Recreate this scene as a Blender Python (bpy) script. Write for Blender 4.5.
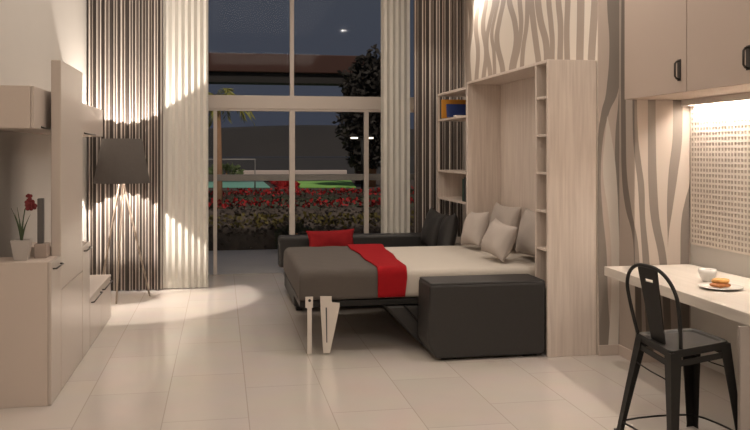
import bpy, bmesh, math, random
from mathutils import Vector, Matrix
random.seed(7)
C = bpy.context.scene.collection
for o in list(bpy.data.objects): bpy.data.objects.remove(o)
PI = math.pi
# ------------------------------------------------------------------ camera
H, F = 1.65, 835.0
TH = math.atan(154 / F)
cam = bpy.data.cameras.new('camera')
camo = bpy.data.objects.new('camera', cam); C.objects.link(camo)
camo.location = (0, 0, H); camo.rotation_euler = (PI / 2, 0, -TH)
cam.sensor_width = 36; cam.lens = 36 * F / 750; cam.shift_y = -63 / 750
cam.clip_start = .05; cam.clip_end = 500
bpy.context.scene.camera = camo
# ------------------------------------------------------------------ world, lights, exposure
sc = bpy.context.scene
sc.view_settings.view_transform = 'Standard'
sc.view_settings.look = 'None'
sc.view_settings.exposure = 0.0
sc.view_settings.gamma = 1.0
sc.view_settings.use_curve_mapping = False
w = bpy.data.worlds.new('dusk'); sc.world = w; w.use_nodes = True
nt = w.node_tree; nt.nodes.clear()
wo = nt.nodes.new('ShaderNodeOutputWorld'); bg = nt.nodes.new('ShaderNodeBackground')
tc = nt.nodes.new('ShaderNodeTexCoord'); sx = nt.nodes.new('ShaderNodeSeparateXYZ'); rp = nt.nodes.new('ShaderNodeValToRGB')
nt.links.new(tc.outputs['Generated'], sx.inputs[0]); nt.links.new(sx.outputs['Z'], rp.inputs[0])
nt.links.new(rp.outputs[0], bg.inputs[0]); nt.links.new(bg.outputs[0], wo.inputs[0])
rp.color_ramp.elements[0].position = 0.0; rp.color_ramp.elements[0].color = (.044, .049, .070, 1)
rp.color_ramp.elements[1].position = .25; rp.color_ramp.elements[1].color = (.058, .064, .082, 1)
bg.inputs[1].default_value = 1.0

WARM = (1, .885, .775)
def area(name, loc, size, power, col=WARM, rot=(0, 0, 0), sy=None, shape='RECTANGLE'):
    l = bpy.data.lights.new(name, 'AREA'); l.shape = shape; l.size = size
    if shape == 'RECTANGLE': l.size_y = sy or size
    l.energy = power; l.color = col
    o = bpy.data.objects.new(name, l); C.objects.link(o); o.location = loc; o.rotation_euler = rot
    return o
def point(name, loc, power, r, col=WARM):
    l = bpy.data.lights.new(name, 'POINT'); l.energy = power; l.shadow_soft_size = r; l.color = col
    o = bpy.data.objects.new(name, l); C.objects.link(o); o.location = loc
    return o
area('ceiling_fill_front', (.9, .3, 4.15), 3.2, 152, sy=3.0)  # added ambient fill behind the camera, not a known fitting
area('ceiling_fill_rear', (.35, 7.4, 4.15), 3.0, 62, sy=4.5)  # added overhead fill for the room's ambient level
area('ceiling_spot', (2.5, 5.75, 4.17), .10, 26, (1, .9, .8), shape='DISK')
def spot(name, loc, target, power, ang, r=.05, col=WARM, blend=.4):
    l = bpy.data.lights.new(name, 'SPOT'); l.energy = power; l.spot_size = math.radians(ang); l.spot_blend = blend
    l.shadow_soft_size = r; l.color = col
    o = bpy.data.objects.new(name, l); C.objects.link(o); o.location = loc
    o.rotation_euler = (Vector(target) - Vector(loc)).to_track_quat('-Z', 'Y').to_euler()
    return o
spot('wall_washer', (2.86, 9.62, 3.72), (1.9, 7.0, 0), 70, 130, .06)
sun = bpy.data.lights.new('garden_fill_sun', 'SUN'); sun.energy = 1.7; sun.angle = .05; sun.color = (1, .86, .74)  # added directional fill to brighten the garden, no moon in view
suno = bpy.data.objects.new('garden_fill_sun', sun); C.objects.link(suno)
suno.rotation_euler = (math.radians(38), 0, math.radians(14))
point('bulb_up', (-1.1, 9.8, 1.62), 190, .010, (1, .89, .79))

# ------------------------------------------------------------------ materials
def lin(r, g, b):
    f = lambda v: (v / 255 / 12.92) if v / 255 <= .04045 else ((v / 255 + .055) / 1.055) ** 2.4
    return (f(r), f(g), f(b), 1)
def newmat(name):
    m = bpy.data.materials.new(name); m.use_nodes = True
    return m, m.node_tree, m.node_tree.nodes['Principled BSDF']
def N(nt, t, **k):
    n = nt.nodes.new(t)
    for a, v in k.items(): setattr(n, a, v)
    return n
def mat(name, col, rough=.5, metal=0., var=.06, scale=8., stretch=(1, 1, 1), bump=0., spec=.5, coat=0., sheen=0.):
    m, nt, b = newmat(name)
    tc = N(nt, 'ShaderNodeTexCoord'); mp = N(nt, 'ShaderNodeMapping'); mp.inputs['Scale'].default_value = stretch
    no = N(nt, 'ShaderNodeTexNoise'); no.inputs['Scale'].default_value = scale; no.inputs['Detail'].default_value = 4
    mx = N(nt, 'ShaderNodeMix', data_type='RGBA')
    nt.links.new(tc.outputs['Object'], mp.inputs[0]); nt.links.new(mp.outputs[0], no.inputs['Vector'])
    nt.links.new(no.outputs['Fac'], mx.inputs[0])
    c = Vector(col[:3])
    mx.inputs[6].default_value = (*(c * (1 - var)), 1); mx.inputs[7].default_value = (*[min(1, v * (1 + var)) for v in c], 1)
    nt.links.new(mx.outputs[2], b.inputs['Base Color'])
    b.inputs['Roughness'].default_value = rough; b.inputs['Metallic'].default_value = metal
    b.inputs['Specular IOR Level'].default_value = spec
    if coat: b.inputs['Coat Weight'].default_value = coat
    if sheen: b.inputs['Sheen Weight'].default_value = sheen
    if bump:
        bp = N(nt, 'ShaderNodeBump'); bp.inputs['Strength'].default_value = bump; bp.inputs['Distance'].default_value = .01
        nt.links.new(no.outputs['Fac'], bp.inputs['Height']); nt.links.new(bp.outputs[0], b.inputs['Normal'])
    return m
def emis(name, col, s):
    m, nt, b = newmat(name)
    b.inputs['Base Color'].default_value = col; b.inputs['Emission Color'].default_value = col; b.inputs['Emission Strength'].default_value = s
    return m
M = {}
M['white_wall'] = mat('white_wall', (.57, .54, .50), .8, var=.02, scale=3)
M['ceil'] = mat('ceiling_paint', (.82, .78, .73), .9, var=.02, scale=3)
M['lacquer'] = mat('taupe_lacquer', (.55, .475, .42), .28, var=.02, scale=2, coat=.15)
M['lacquer2'] = mat('taupe_matt', (.435, .35, .293), .5, var=.02, scale=2)
M['lacquer3'] = mat('light_taupe_matt', (.59, .50, .436), .5, var=.02, scale=2)
M['black'] = mat('black_upholstery', (.022, .020, .019), .55, var=.15, scale=60, bump=.05)
M['blackmetal'] = mat('black_metal', (.012, .011, .010), .5, var=.05, scale=30, spec=.28)
M['handle'] = mat('dark_bronze', (.05, .043, .038), .35, metal=.6)
M['white_metal'] = mat('white_metal', (.66, .60, .54), .4, var=.02)
M['sheet'] = mat('white_sheet', (.57, .52, .455), .9, var=.03, scale=14, bump=.04)
M['gray_cloth'] = mat('grey_blanket', (.092, .078, .068), .95, var=.06, scale=50, bump=.04)
M['red_cloth'] = mat('red_runner', (.31, .010, .014), .9, var=.1, scale=30, bump=.04, spec=.1)
M['red_pillow'] = mat('red_pillow', (.25, .014, .017), .9, var=.25, scale=9, bump=.05, spec=.1)
M['pillow'] = mat('grey_pillow', (.46, .405, .365), .95, var=.04, scale=20, bump=.04)
M['shade'] = mat('lamp_shade_fabric', (.085, .073, .065), .9, var=.1, scale=40)
M['lampleg'] = mat('pale_wood', (.29, .23, .18), .45, var=.1, scale=6, stretch=(1, 1, .1))
M['pot'] = mat('grey_pot', (.45, .41, .38), .5, var=.03)
M['stem'] = mat('plant_green', (.05, .075, .03), .6, var=.2)
M['flower'] = mat('dark_red_petals', (.14, .012, .014), .7, var=.3, scale=40)
M['soil'] = mat('soil', (.05, .035, .025), .95, var=.3, scale=60)
M['charcoal'] = mat('charcoal', (.075, .073, .072), .5)
M['boxbrown'] = mat('taupe_box', (.36, .29, .25), .6)
M['porcelain'] = mat('porcelain', (.84, .82, .78), .18, var=.01)
M['coffee'] = mat('coffee', (.10, .05, .025), .2)
M['bread'] = mat('pastry_crust', (.42, .15, .04), .6, var=.5, scale=55, bump=.4)
M['breadtop'] = mat('pastry_glaze', (.60, .29, .075), .5, var=.35, scale=70, bump=.4)
M['orange'] = mat('orange_cover', (.62, .27, .03), .5)
M['blue'] = mat('blue_cover', (.012, .03, .14), .5)
M['paper'] = mat('paper', (.75, .72, .68), .8)
M['dgreen'] = mat('green_cover', (.02, .055, .04), .5)
M['dgrey'] = mat('black_cover', (.02, .02, .022), .5)
M['redbook'] = mat('dull_red_cover', (.36, .09, .07), .6)
M['frame'] = mat('window_paint', (.66, .59, .53), .45, var=.02)
M['greyrail'] = mat('grey_rail', (.30, .27, .25), .45)
# pale wood with vertical grain
def wood(name, a, b_, scale=3., stretch=(14, 14, .7), rough=.45):
    m, nt, b = newmat(name)
    tc = N(nt, 'ShaderNodeTexCoord'); mp = N(nt, 'ShaderNodeMapping'); mp.inputs['Scale'].default_value = stretch
    no = N(nt, 'ShaderNodeTexNoise'); no.inputs['Scale'].default_value = scale; no.inputs['Detail'].default_value = 6; no.inputs['Distortion'].default_value = .4
    r = N(nt, 'ShaderNodeValToRGB'); r.color_ramp.elements[0].position = .32; r.color_ramp.elements[1].position = .66
    r.color_ramp.elements[0].color = (*a, 1); r.color_ramp.elements[1].color = (*b_, 1)
    nt.links.new(tc.outputs['Object'], mp.inputs[0]); nt.links.new(mp.outputs[0], no.inputs['Vector'])
    nt.links.new(no.outputs['Fac'], r.inputs[0]); nt.links.new(r.outputs[0], b.inputs['Base Color'])
    b.inputs['Roughness'].default_value = rough
    return m
M['wood'] = wood('bleached_oak', (.58, .49, .425), (.69, .60, .525))
M['woodin'] = wood('bleached_oak_interior', (.60, .50, .43), (.66, .56, .49))
M['top'] = wood('pale_worktop', (.57, .515, .455), (.63, .575, .51), stretch=(8, .6, 8), rough=.4)
# floor: large pale tiles with fine grout lines
def floor_mat():
    m, nt, b = newmat('pale_floor_tile')
    tc = N(nt, 'ShaderNodeTexCoord'); mp = N(nt, 'ShaderNodeMapping')
    mp.inputs['Rotation'].default_value = (0, 0, PI / 2)
    mp.inputs['Location'].default_value = (-.45, .353, 0)
    br = N(nt, 'ShaderNodeTexBrick'); br.offset = .37; br.offset_frequency = 2
    br.inputs['Scale'].default_value = 1; br.inputs['Brick Width'].default_value = 1.06; br.inputs['Row Height'].default_value = .522
    br.inputs['Mortar Size'].default_value = .0035; br.inputs['Mortar Smooth'].default_value = .1; br.inputs['Bias'].default_value = 0
    br.inputs['Color1'].default_value = (.66, .60, .545, 1); br.inputs['Color2'].default_value = (.625, .565, .51, 1); br.inputs['Mortar'].default_value = (.50, .44, .385, 1)
    no = N(nt, 'ShaderNodeTexNoise'); no.inputs['Scale'].default_value = 2.5; no.inputs['Detail'].default_value = 6
    mx = N(nt, 'ShaderNodeMix', data_type='RGBA', blend_type='MULTIPLY'); mx.inputs[0].default_value = .12
    nt.links.new(tc.outputs['Object'], mp.inputs[0]); nt.links.new(mp.outputs[0], br.inputs['Vector'])
    nt.links.new(tc.outputs['Object'], no.inputs['Vector'])
    nt.links.new(br.outputs['Color'], mx.inputs[6]); nt.links.new(no.outputs['Color'], mx.inputs[7])
    nt.links.new(mx.outputs[2], b.inputs['Base Color'])
    b.inputs['Roughness'].default_value = .16
    b.inputs['Specular IOR Level'].default_value = .42
    return m
M['floor'] = floor_mat()
# stripes: each stripe is a pair of float curves (centre and half width along the wall, by height)
def stripes_mat(name, axis, a0, a1, z0, z1, base, dark, stripes, pale=None, pales=()):
    m, nt, b = newmat(name)
    tc = N(nt, 'ShaderNodeTexCoord'); sp = N(nt, 'ShaderNodeSeparateXYZ'); nt.links.new(tc.outputs['Object'], sp.inputs[0])
    def mr(sock, lo, hi):
        n = N(nt, 'ShaderNodeMapRange'); n.inputs[1].default_value = lo; n.inputs[2].default_value = hi
        nt.links.new(sock, n.inputs[0]); return n.outputs[0]
    zn = mr(sp.outputs['Z'], z0, z1)
    an = N(nt, 'ShaderNodeMapRange', clamp=False); an.inputs[1].default_value = a0; an.inputs[2].default_value = a1
    if axis == 'XY':      # wraps round the return beside the front wall
        n1 = N(nt, 'ShaderNodeMath', operation='SUBTRACT'); n1.inputs[1].default_value = 6.07; nt.links.new(sp.outputs['Y'], n1.inputs[0])
        n2 = N(nt, 'ShaderNodeMath', operation='SUBTRACT'); nt.links.new(sp.outputs['X'], n2.inputs[0]); nt.links.new(n1.outputs[0], n2.inputs[1])
        nt.links.new(n2.outputs[0], an.inputs[0])
    else: nt.links.new(sp.outputs[axis], an.inputs[0])
    an = an.outputs[0]
    def curve(pts):
        n = N(nt, 'ShaderNodeFloatCurve'); c = n.mapping.curves[0]
        pts = sorted(pts)
        pts = [(min(1, max(0, p)), min(1, max(0, q))) for p, q in pts]
        c.points[0].location = pts[0]; c.points[1].location = pts[-1]
        for p in pts[1:-1]: c.points.new(*p)
        n.mapping.use_clip = False; n.mapping.update()
        nt.links.new(zn, n.inputs['Value']); return n.outputs[0]
    def math_(op, x, y=None):
        n = N(nt, 'ShaderNodeMath', operation=op)
        for i, v in enumerate((x, y)):
            if v is None: continue
            if isinstance(v, (int, float)): n.inputs[i].default_value = v
            else: nt.links.new(v, n.inputs[i])
        return n.outputs[0]
    def mask(ss):
        tot = None
        for s in ss:
            ce = curve([((z - z0) / (z1 - z0), (a - a0) / (a1 - a0)) for z, a, h in s])
            hw = curve([((z - z0) / (z1 - z0), h / (a1 - a0)) for z, a, h in s])
            k = math_('LESS_THAN', math_('ABSOLUTE', math_('SUBTRACT', an, ce)), hw)
            tot = k if tot is None else math_('MAXIMUM', tot, k)
        return tot
    mx = N(nt, 'ShaderNodeMix', data_type='RGBA'); mx.inputs[6].default_value = (*base, 1); mx.inputs[7].default_value = (*dark, 1)
    nt.links.new(mask(stripes), mx.inputs[0]); out = mx.outputs[2]
    if pale:
        m2 = N(nt, 'ShaderNodeMix', data_type='RGBA'); nt.links.new(out, m2.inputs[6]); m2.inputs[7].default_value = (*pale, 1)
        nt.links.new(mask(pales), m2.inputs[0]); out = m2.outputs[2]
    nt.links.new(out, b.inputs['Base Color']); b.inputs['Roughness'].default_value = .7
    return m
# ------------------------------------------------------------------ pixel <-> world helpers (level camera at the origin)
S_, C_ = math.sin(TH), math.cos(TH)
def ray(px, py):
    u, v = (px - 375) / F, (152 - py) / F
    return (S_ + C_ * u, C_ - S_ * u, v)
def onX(px, py, X):
    a = ray(px, py); t = X / a[0]; return (a[1] * t, H + a[2] * t)
def onY(px, py, Y):
    a = ray(px, py); t = Y / a[1]; return (a[0] * t, H + a[2] * t)
# ------------------------------------------------------------------ mesh builders
class MB:
    def __init__(s): s.bm = bmesh.new(); s.mi = 0
    def _fin(s, faces):
        for f in faces: f.material_index = s.mi
    def box(s, x0, x1, y0, y1, z0, z1, bev=0., seg=2, mtx=None):
        b = bmesh.new(); r = bmesh.ops.create_cube(b, size=1)
        for v in b.verts: v.co = ((x0 + x1) / 2 + v.co.x * (x1 - x0), (y0 + y1) / 2 + v.co.y * (y1 - y0), (z0 + z1) / 2 + v.co.z * (z1 - z0))
        if bev: bmesh.ops.bevel(b, geom=b.edges[:], offset=bev, segments=seg, profile=.5, affect='EDGES')
        return s.merge(b, mtx)
    def merge(s, b, mtx=None):
        if mtx is not None: b.transform(mtx)
        b.normal_update(); mp = {}
        for v in b.verts: mp[v] = s.bm.verts.new(v.co)
        for f in b.faces:
            try: nf = s.bm.faces.new([mp[v] for v in f.verts]); nf.material_index = s.mi; nf.smooth = f.smooth
            except ValueError: pass
        b.free(); return s
    def prism(s, pts, axis, a0, a1, bev=0., seg=2):
        # pts: polygon in the two other axes (order x,y,z without axis), extruded a0..a1
        b = bmesh.new()
        def mk(p, a):
            q = list(p); q.insert('xyz'.index(axis), a); return b.verts.new(q)
        A = [mk(p, a0) for p in pts]; B = [mk(p, a1) for p in pts]; n = len(pts)
        b.faces.new(A); b.faces.new(B[::-1])
        for i in range(n): b.faces.new([A[i], B[i], B[(i + 1) % n], A[(i + 1) % n]])
        bmesh.ops.recalc_face_normals(b, faces=b.faces[:])
        if bev: bmesh.ops.bevel(b, geom=b.edges[:], offset=bev, segments=seg, profile=.5, affect='EDGES')
        return s.merge(b)
    def tube(s, path, rad, n=10, closed=False, cap=True):
        b = bmesh.new(); P = [Vector(p) for p in path]; L = len(P)
        R = rad if isinstance(rad, (list, tuple)) else [rad] * L
        rings = []; up = None
        for i, p in enumerate(P):
            a = P[(i - 1) % L] if (i or closed) else P[0]; c = P[(i + 1) % L] if (i < L - 1 or closed) else P[-1]
            t = (c - a).normalized()
            if up is None:
                up = Vector((0, 0, 1)) if abs(t.z) < .9 else Vector((1, 0, 0))
            u = (up - t * up.dot(t)).normalized(); v = t.cross(u); up = u
            rings.append([b.verts.new(p + (u * math.cos(2 * PI * k / n) + v * math.sin(2 * PI * k / n)) * R[i]) for k in range(n)])
        for i in range(L if closed else L - 1):
            A, B = rings[i], rings[(i + 1) % L]
            for k in range(n):
                f = b.faces.new([A[k], A[(k + 1) % n], B[(k + 1) % n], B[k]]); f.smooth = True
        if cap and not closed: b.faces.new(rings[0][::-1]); b.faces.new(rings[-1])
        return s.merge(b)
    def lathe(s, prof, c=(0, 0, 0), n=40, smooth=True):
        b = bmesh.new(); rings = []
        for r, z in prof:
            if r < 1e-6: rings.append([b.verts.new((c[0], c[1], c[2] + z))])
            else: rings.append([b.verts.new((c[0] + r * math.cos(2 * PI * k / n), c[1] + r * math.sin(2 * PI * k / n), c[2] + z)) for k in range(n)])
        for A, B in zip(rings, rings[1:]):
            for k in range(n):
                q = [A[k % len(A)], A[(k + 1) % len(A)], B[(k + 1) % len(B)], B[k % len(B)]]
                q = list(dict.fromkeys(q))
                if len(q) > 2: f = b.faces.new(q); f.smooth = smooth
        bmesh.ops.recalc_face_normals(b, faces=b.faces[:])
        return s.merge(b)
    def grid(s, fn, nu, nv, smooth=True):
        b = bmesh.new(); V = [[b.verts.new(fn(i / nu, j / nv)) for j in range(nv + 1)] for i in range(nu + 1)]
        for i in range(nu):
            for j in range(nv):
                f = b.faces.new([V[i][j], V[i + 1][j], V[i + 1][j + 1], V[i][j + 1]]); f.smooth = smooth
        return s.merge(b)
    def leaf(s, p, d, l, wd):
        d = Vector(d).normalized(); n = d.cross(Vector((random.uniform(-1, 1), random.uniform(-1, 1), random.uniform(-.2, 1)))).normalized()
        p = Vector(p); v = [s.bm.verts.new(q) for q in (p, p + d * l * .5 + n * wd, p + d * l, p + d * l * .5 - n * wd)]
        f = s.bm.faces.new(v); f.material_index = s.mi
    def build(s, name, mats, parent=None, solid=0., weld=False, subsurf=0):
        if weld: bmesh.ops.remove_doubles(s.bm, verts=s.bm.verts[:], dist=1e-5)
        me = bpy.data.meshes.new(name); s.bm.to_mesh(me); s.bm.free()
        for m in (mats if isinstance(mats, (list, tuple)) else [mats]): me.materials.append(m)
        o = bpy.data.objects.new(name, me); C.objects.link(o)
        if parent is not None:
            o.parent = parent; o.matrix_parent_inverse = Matrix.Translation(-parent.location)
        if solid:
            md = o.modifiers.new('thickness', 'SOLIDIFY'); md.thickness = solid; md.offset = 0
        if subsurf:
            md = o.modifiers.new('smooth', 'SUBSURF'); md.levels = subsurf; md.render_levels = subsurf
        return o
def thing(name, label, cat, loc=(0, 0, 0), group=None):
    o = bpy.data.objects.new(name, None); C.objects.link(o); o.location = loc; o.empty_display_size = .1
    return tag(o, label, cat, group)
def tag(o, label, cat, group=None, kind=None):
    o['label'] = label; o['category'] = cat
    if group: o['group'] = group
    if kind: o['kind'] = kind
    return o
def struct(o): o['kind'] = 'structure'; return o
def bx(name, mat_, b, parent=None, bev=0.): return MB().box(*b, bev=bev).build(name, mat_, parent)

# ================================================================== SETTING
XL, XZ, YW, ZC = -1.555, 3.005, 11.45, 4.2
struct(bx('floor', M['floor'], (XL - .1, 4.0, -3, YW, -.12, 0)))
struct(bx('ceiling', M['ceil'], (XL - .1, 4.0, -3, YW + .1, ZC, ZC + .12)))
struct(bx('wall_left', M['white_wall'], (XL - .12, XL, -3, YW, 0, ZC)))
struct(bx('wall_back', M['white_wall'], (XL, 3.67, -3.12, -3, 0, ZC)))
# upper zebra wall: stripes traced along the wall
zs = [
 ([(45, 0), (55, 120), (40, 250), (46, 400)], 6.5), ([(90, 0), (76, 120), (86, 250), (78, 390)], 6.5),
 ([(125, 0), (110, 120), (125, 250), (112, 380)], 7), ([(165, 0), (142, 110), (126, 200), (145, 360)], 7),
 ([(208, 0), (188, 100), (176, 180), (205, 345)], 8), ([(235, 0), (262, 110), (268, 190), (245, 330)], 8),
 ([(182, 0), (166, 80), (152, 160), (162, 250)], 5.5), ([(285, 0), (292, 120), (280, 230), (258, 330)], 7),
 ([(322, 0), (318, 120), (302, 230), (296, 320)], 7), ([(340, 0), (352, 120), (365, 220), (375, 300)], 9),
 ([(372, 0), (385, 100), (410, 200), (416, 290)], 10), ([(424, 0), (435, 120), (441, 200), (440, 280)], 8),
 ([(470, 0), (480, 120), (478, 280)], 9), ([(515, 0), (510, 150), (512, 280)], 9),
 ([(577, 0), (575, 150), (572, 280)], 12), ([(645, 0), (637, 130), (628, 280)], 12)]
st = []
for pts, hw in zs:
    q = []
    for cx, cy in pts:
        px, py = 460 + cx / 4.778, cy / 4.778
        Y, z = onX(px, py, XZ); Y2, _ = onX(px + hw / 4.778, py, XZ)
        q.append((z, Y, 1.5 * abs(Y - Y2)))
    q.append((2.2, q[-1][1], q[-1][2])) if q[-1][0] > 2.2 else None
    q.append((4.2, q[0][1], q[0][2]))
    st.append(q)
# stripes beyond the traced ones (the wall goes on to the window and below the unit)
for k in range(4): st.append([(2.2, 9.95 + .3 * k, .05), (3.2, 10.02 + .3 * k, .06), (4.2, 9.97 + .3 * k, .05)])
M['zebra'] = stripes_mat('zebra_wallpaper', 'Y', 6.0, 11.5, 2.2, 4.2, (.70, .63, .55), (.37, .305, .255), st)
struct(bx('wall_right', M['zebra'], (XZ, XZ + .3, 6.335, YW, 0, ZC)))
# short wall beside the bed unit with one wide wave
def tr(pts, Y):
    return [(onY(px, py, Y)[1], onY(px, py, Y)[0], onY(px + hw, py, Y)[0] - onY(px, py, Y)[0]) for px, py, hw in pts]
d1 = tr([(613, -20, 6.5), (614, 10, 7), (616, 45, 7), (612, 90, 6), (605, 112, 4), (600, 140, 2.6), (598.5, 175, 2), (599, 210, 3), (601.5, 250, 4.5), (603, 300, 4.8), (605, 343, 6)], 6.335)
d2 = tr([(621, -20, 1), (619, 100, 1), (617, 135, 2), (619, 180, 4), (621, 215, 4), (621, 343, 4)], 6.335)
p1 = tr([(607, 118, .4), (608, 140, 3.6), (609, 170, 6.5), (613, 215, 5), (615, 260, 4), (613, 343, 5)], 6.335)
M['wave'] = stripes_mat('wave_wallpaper', 'X', 2.9, 3.3, 0, 3.2, (.545, .455, .39), (.25, .215, .185), [d1, d2], (.66, .60, .535), [p1])
struct(MB().box(XZ - .0, 3.19, 6.328, 6.335, 0, ZC).build('wall_pier', M['wave']))
Yf = 6.07
def tr2(pts):
    out = []
    for px, py, hw in pts:
        if px < 632: Y, z = onX(px, py, 3.19); a = 3.19 - (Y - Yf); a2 = 3.19 - (onX(px + hw, py, 3.19)[0] - Yf)
        else: a, z = onY(px, py, Yf); a2 = onY(px + hw, py, Yf)[0]
        out.append((z, a, abs(a2 - a) * (1 if hw > 0 else -1)))
    return out
F1 = [
 tr2([(624, -20, 2.5), (623.5, 134, 2.4), (624.4, 175, 2.6), (628, 206, 3), (634, 238, 3.2), (636.5, 262, 3), (639, 345, 3)]),
 tr2([(634.8, 60, 3.2), (634.8, 134, 3.2), (638.5, 165, 3), (641, 185, 3.2), (642.5, 217, 2.8), (646, 261, 3.4), (650, 345, 3.4)]),
 tr2([(652, 60, 4), (652, 150, 4), (653, 190, 4.4), (655, 217, 4.2), (663, 261, 3.8), (668, 345, 3.6)]),
 tr2([(675, 60, 4.6), (677.5, 134, 4.8), (673, 175, 4.6), (670, 206, 3), (668, 240, .3), (668, 300, -3)]),
 tr2([(698, 60, 2), (693, 180, 2.6), (688.5, 200, 3.2), (686, 217, 4.2), (685, 261, 4.6), (685, 345, 4.6)])]
M['stripe'] = stripes_mat('stripe_wallpaper', 'XY', 2.9, 3.8, 0, 3.0, (.40, .338, .29), (.165, .138, .118), F1)
struct(MB().box(3.19, 4.0, Yf, 6.6, 0, ZC).build('wall_front', M['stripe']))
struct(bx('wall_side', M['white_wall'], (3.67, 4.0, -3, Yf, 0, ZC)))
M['skirt'] = mat('taupe_skirting', (.55, .465, .405), .5, var=.02)
struct(MB().box(XZ, 3.178, 6.314, 6.328, 0, .085, bev=.004).box(3.176, 3.19, Yf - .014, 6.328, 0, .085, bev=.004).box(3.178, 3.67, Yf - .014, Yf, 0, .085, bev=.004).build('baseboard_right', M['skirt']))
# window: frame with glass panes
fr = MB()
def vbar(px, wd, z0, z1, y=YW, d=.08):
    x = onY(px, 100, y)[0]; fr.box(x - wd / 2, x + wd / 2, y - d / 2, y + d / 2, z0, z1, bev=.004)
vbar(291.8, .055, 2.4, ZC); vbar(292.0, .075, 0, 2.23); vbar(215.2, .05, 0, 2.23); vbar(366.2, .06, 0, 2.23)
fr.box(XL, XZ, YW - .06, YW + .06, 2.235, 2.415, bev=.006).box(XL, XZ, YW - .045, YW + .045, 2.205, 2.236, bev=.004)
fr.box(XL, XZ, YW - .05, YW + .05, ZC - .12, ZC, bev=.005).box(XL, XL + .06, YW - .05, YW + .05, 0, ZC, bev=.005).box(XZ - .06, XZ, YW - .05, YW + .05, 0, ZC, bev=.005)
win = struct(fr.build('window_1', M['frame']))
MB().box(XL + .05, XZ - .05, YW + .045, YW + .085, 1.255, 1.345, bev=.004).build('glazing_bar', M['greyrail'], win)
gm, gnt, gb = newmat('window_glass'); gnt.nodes.remove(gb)
tr_ = N(gnt, 'ShaderNodeBsdfTransparent'); gl = N(gnt, 'ShaderNodeBsdfGlossy'); fz_ = N(gnt, 'ShaderNodeFresnel'); ms = N(gnt, 'ShaderNodeMixShader')
gl.inputs['Roughness'].default_value = .02; fz_.inputs['IOR'].default_value = 1.12; tr_.inputs[0].default_value = (.94, .95, .95, 1)
gnt.links.new(fz_.outputs[0], ms.inputs[0]); gnt.links.new(tr_.outputs[0], ms.inputs[1]); gnt.links.new(gl.outputs[0], ms.inputs[2])
gnt.links.new(ms.outputs[0], gnt.nodes['Material Output'].inputs[0])
xs = [XL + .06] + [onY(p, 100, YW)[0] for p in (215.2, 292, 366.2)] + [XZ - .06]
for a, b in zip(xs, xs[1:]): MB().box(a + .02, b - .02, YW + .005, YW + .011, .0, 2.21).build('pane', gm, win)
xm = onY(291.8, 100, YW)[0]
for a, b in ((XL + .06, xm - .02), (xm + .02, XZ - .06)): MB().box(a, b, YW + .005, YW + .011, 2.41, ZC - .11).build('pane', gm, win)

# ================================================================== LEFT WALL UNITS
XF = -1.085
def handle_y(y0, y1, x, z, parent):            # slim horizontal pull standing off a front that faces +X
    m = MB(); m.tube([(x, y0, z), (x + .022, y0 + .012, z), (x + .022, y1 - .012, z), (x, y1, z)], .006, 8)
    return m.build('handle', M['handle'], parent)
# low cabinet nearest the camera
t = thing('base_cabinet', 'taupe base cabinet under the flower pot, nearest of the left wall units', 'cabinet', (-1.35, 5.9, 0), 'base units on the left wall')
MB().box(XL + .004, XF - .022, 5.72, 6.055, 0, .935, bev=.003).build('body', M['lacquer3'], t)
d = MB().box(XF - .020, XF, 5.722, 6.052, .004, .933, bev=.003).build('door', M['lacquer'], t)
handle_y(5.76, 6.03, XF, .885, d)
t = thing('base_cabinet', 'taupe base cabinet directly below the tall upright panel', 'cabinet', (-1.35, 6.5, 0), 'base units on the left wall')
MB().box(XL + .004, XF - .022, 6.062, 6.968, 0, .70, bev=.003).build('body', M['lacquer3'], t)
MB().box(XF - .020, XF, 6.066, 6.964, .004, .698, bev=.003).build('door', M['lacquer'], t)
t = thing('base_cabinet', 'narrow taupe base cabinet between the tall panel and the low drawer bench', 'cabinet', (-1.35, 7.15, 0), 'base units on the left wall')
MB().box(XL + .004, XF - .022, 6.975, 7.345, 0, .90, bev=.003).build('body', M['lacquer3'], t)
d = MB().box(XF - .020, XF, 6.979, 7.341, .004, .898, bev=.003).build('door', M['lacquer'], t)
handle_y(7.02, 7.30, XF, .855, d)
t = thing('drawer_bench', 'low taupe drawer bench with two fronts in front of the floor lamp', 'drawer unit', (-1.35, 8.0, 0), 'base units on the left wall')
MB().box(XL + .004, XF - .022, 7.352, 8.70, 0, .40, bev=.003).build('body', M['lacquer3'], t)
MB().box(XL + .004, XF + .002, 7.352, 8.70, .402, .425, bev=.004).build('top', M['lacquer'], t)
for y0, y1 in ((7.356, 8.01), (8.018, 8.694)):
    d = MB().box(XF - .020, XF, y0, y1, .004, .398, bev=.003).build('drawer', M['lacquer'], t)
    handle_y(y0 + .06, y1 - .06, XF, .372, d)
# tall upright slab
o = MB().box(XF - .066, XF, 6.057, 6.97, .702, 2.285, bev=.006).build('tall_panel', M['lacquer'])
tag(o, 'tall glossy taupe upright panel standing on a base cabinet at the left wall', 'panel')
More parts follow.
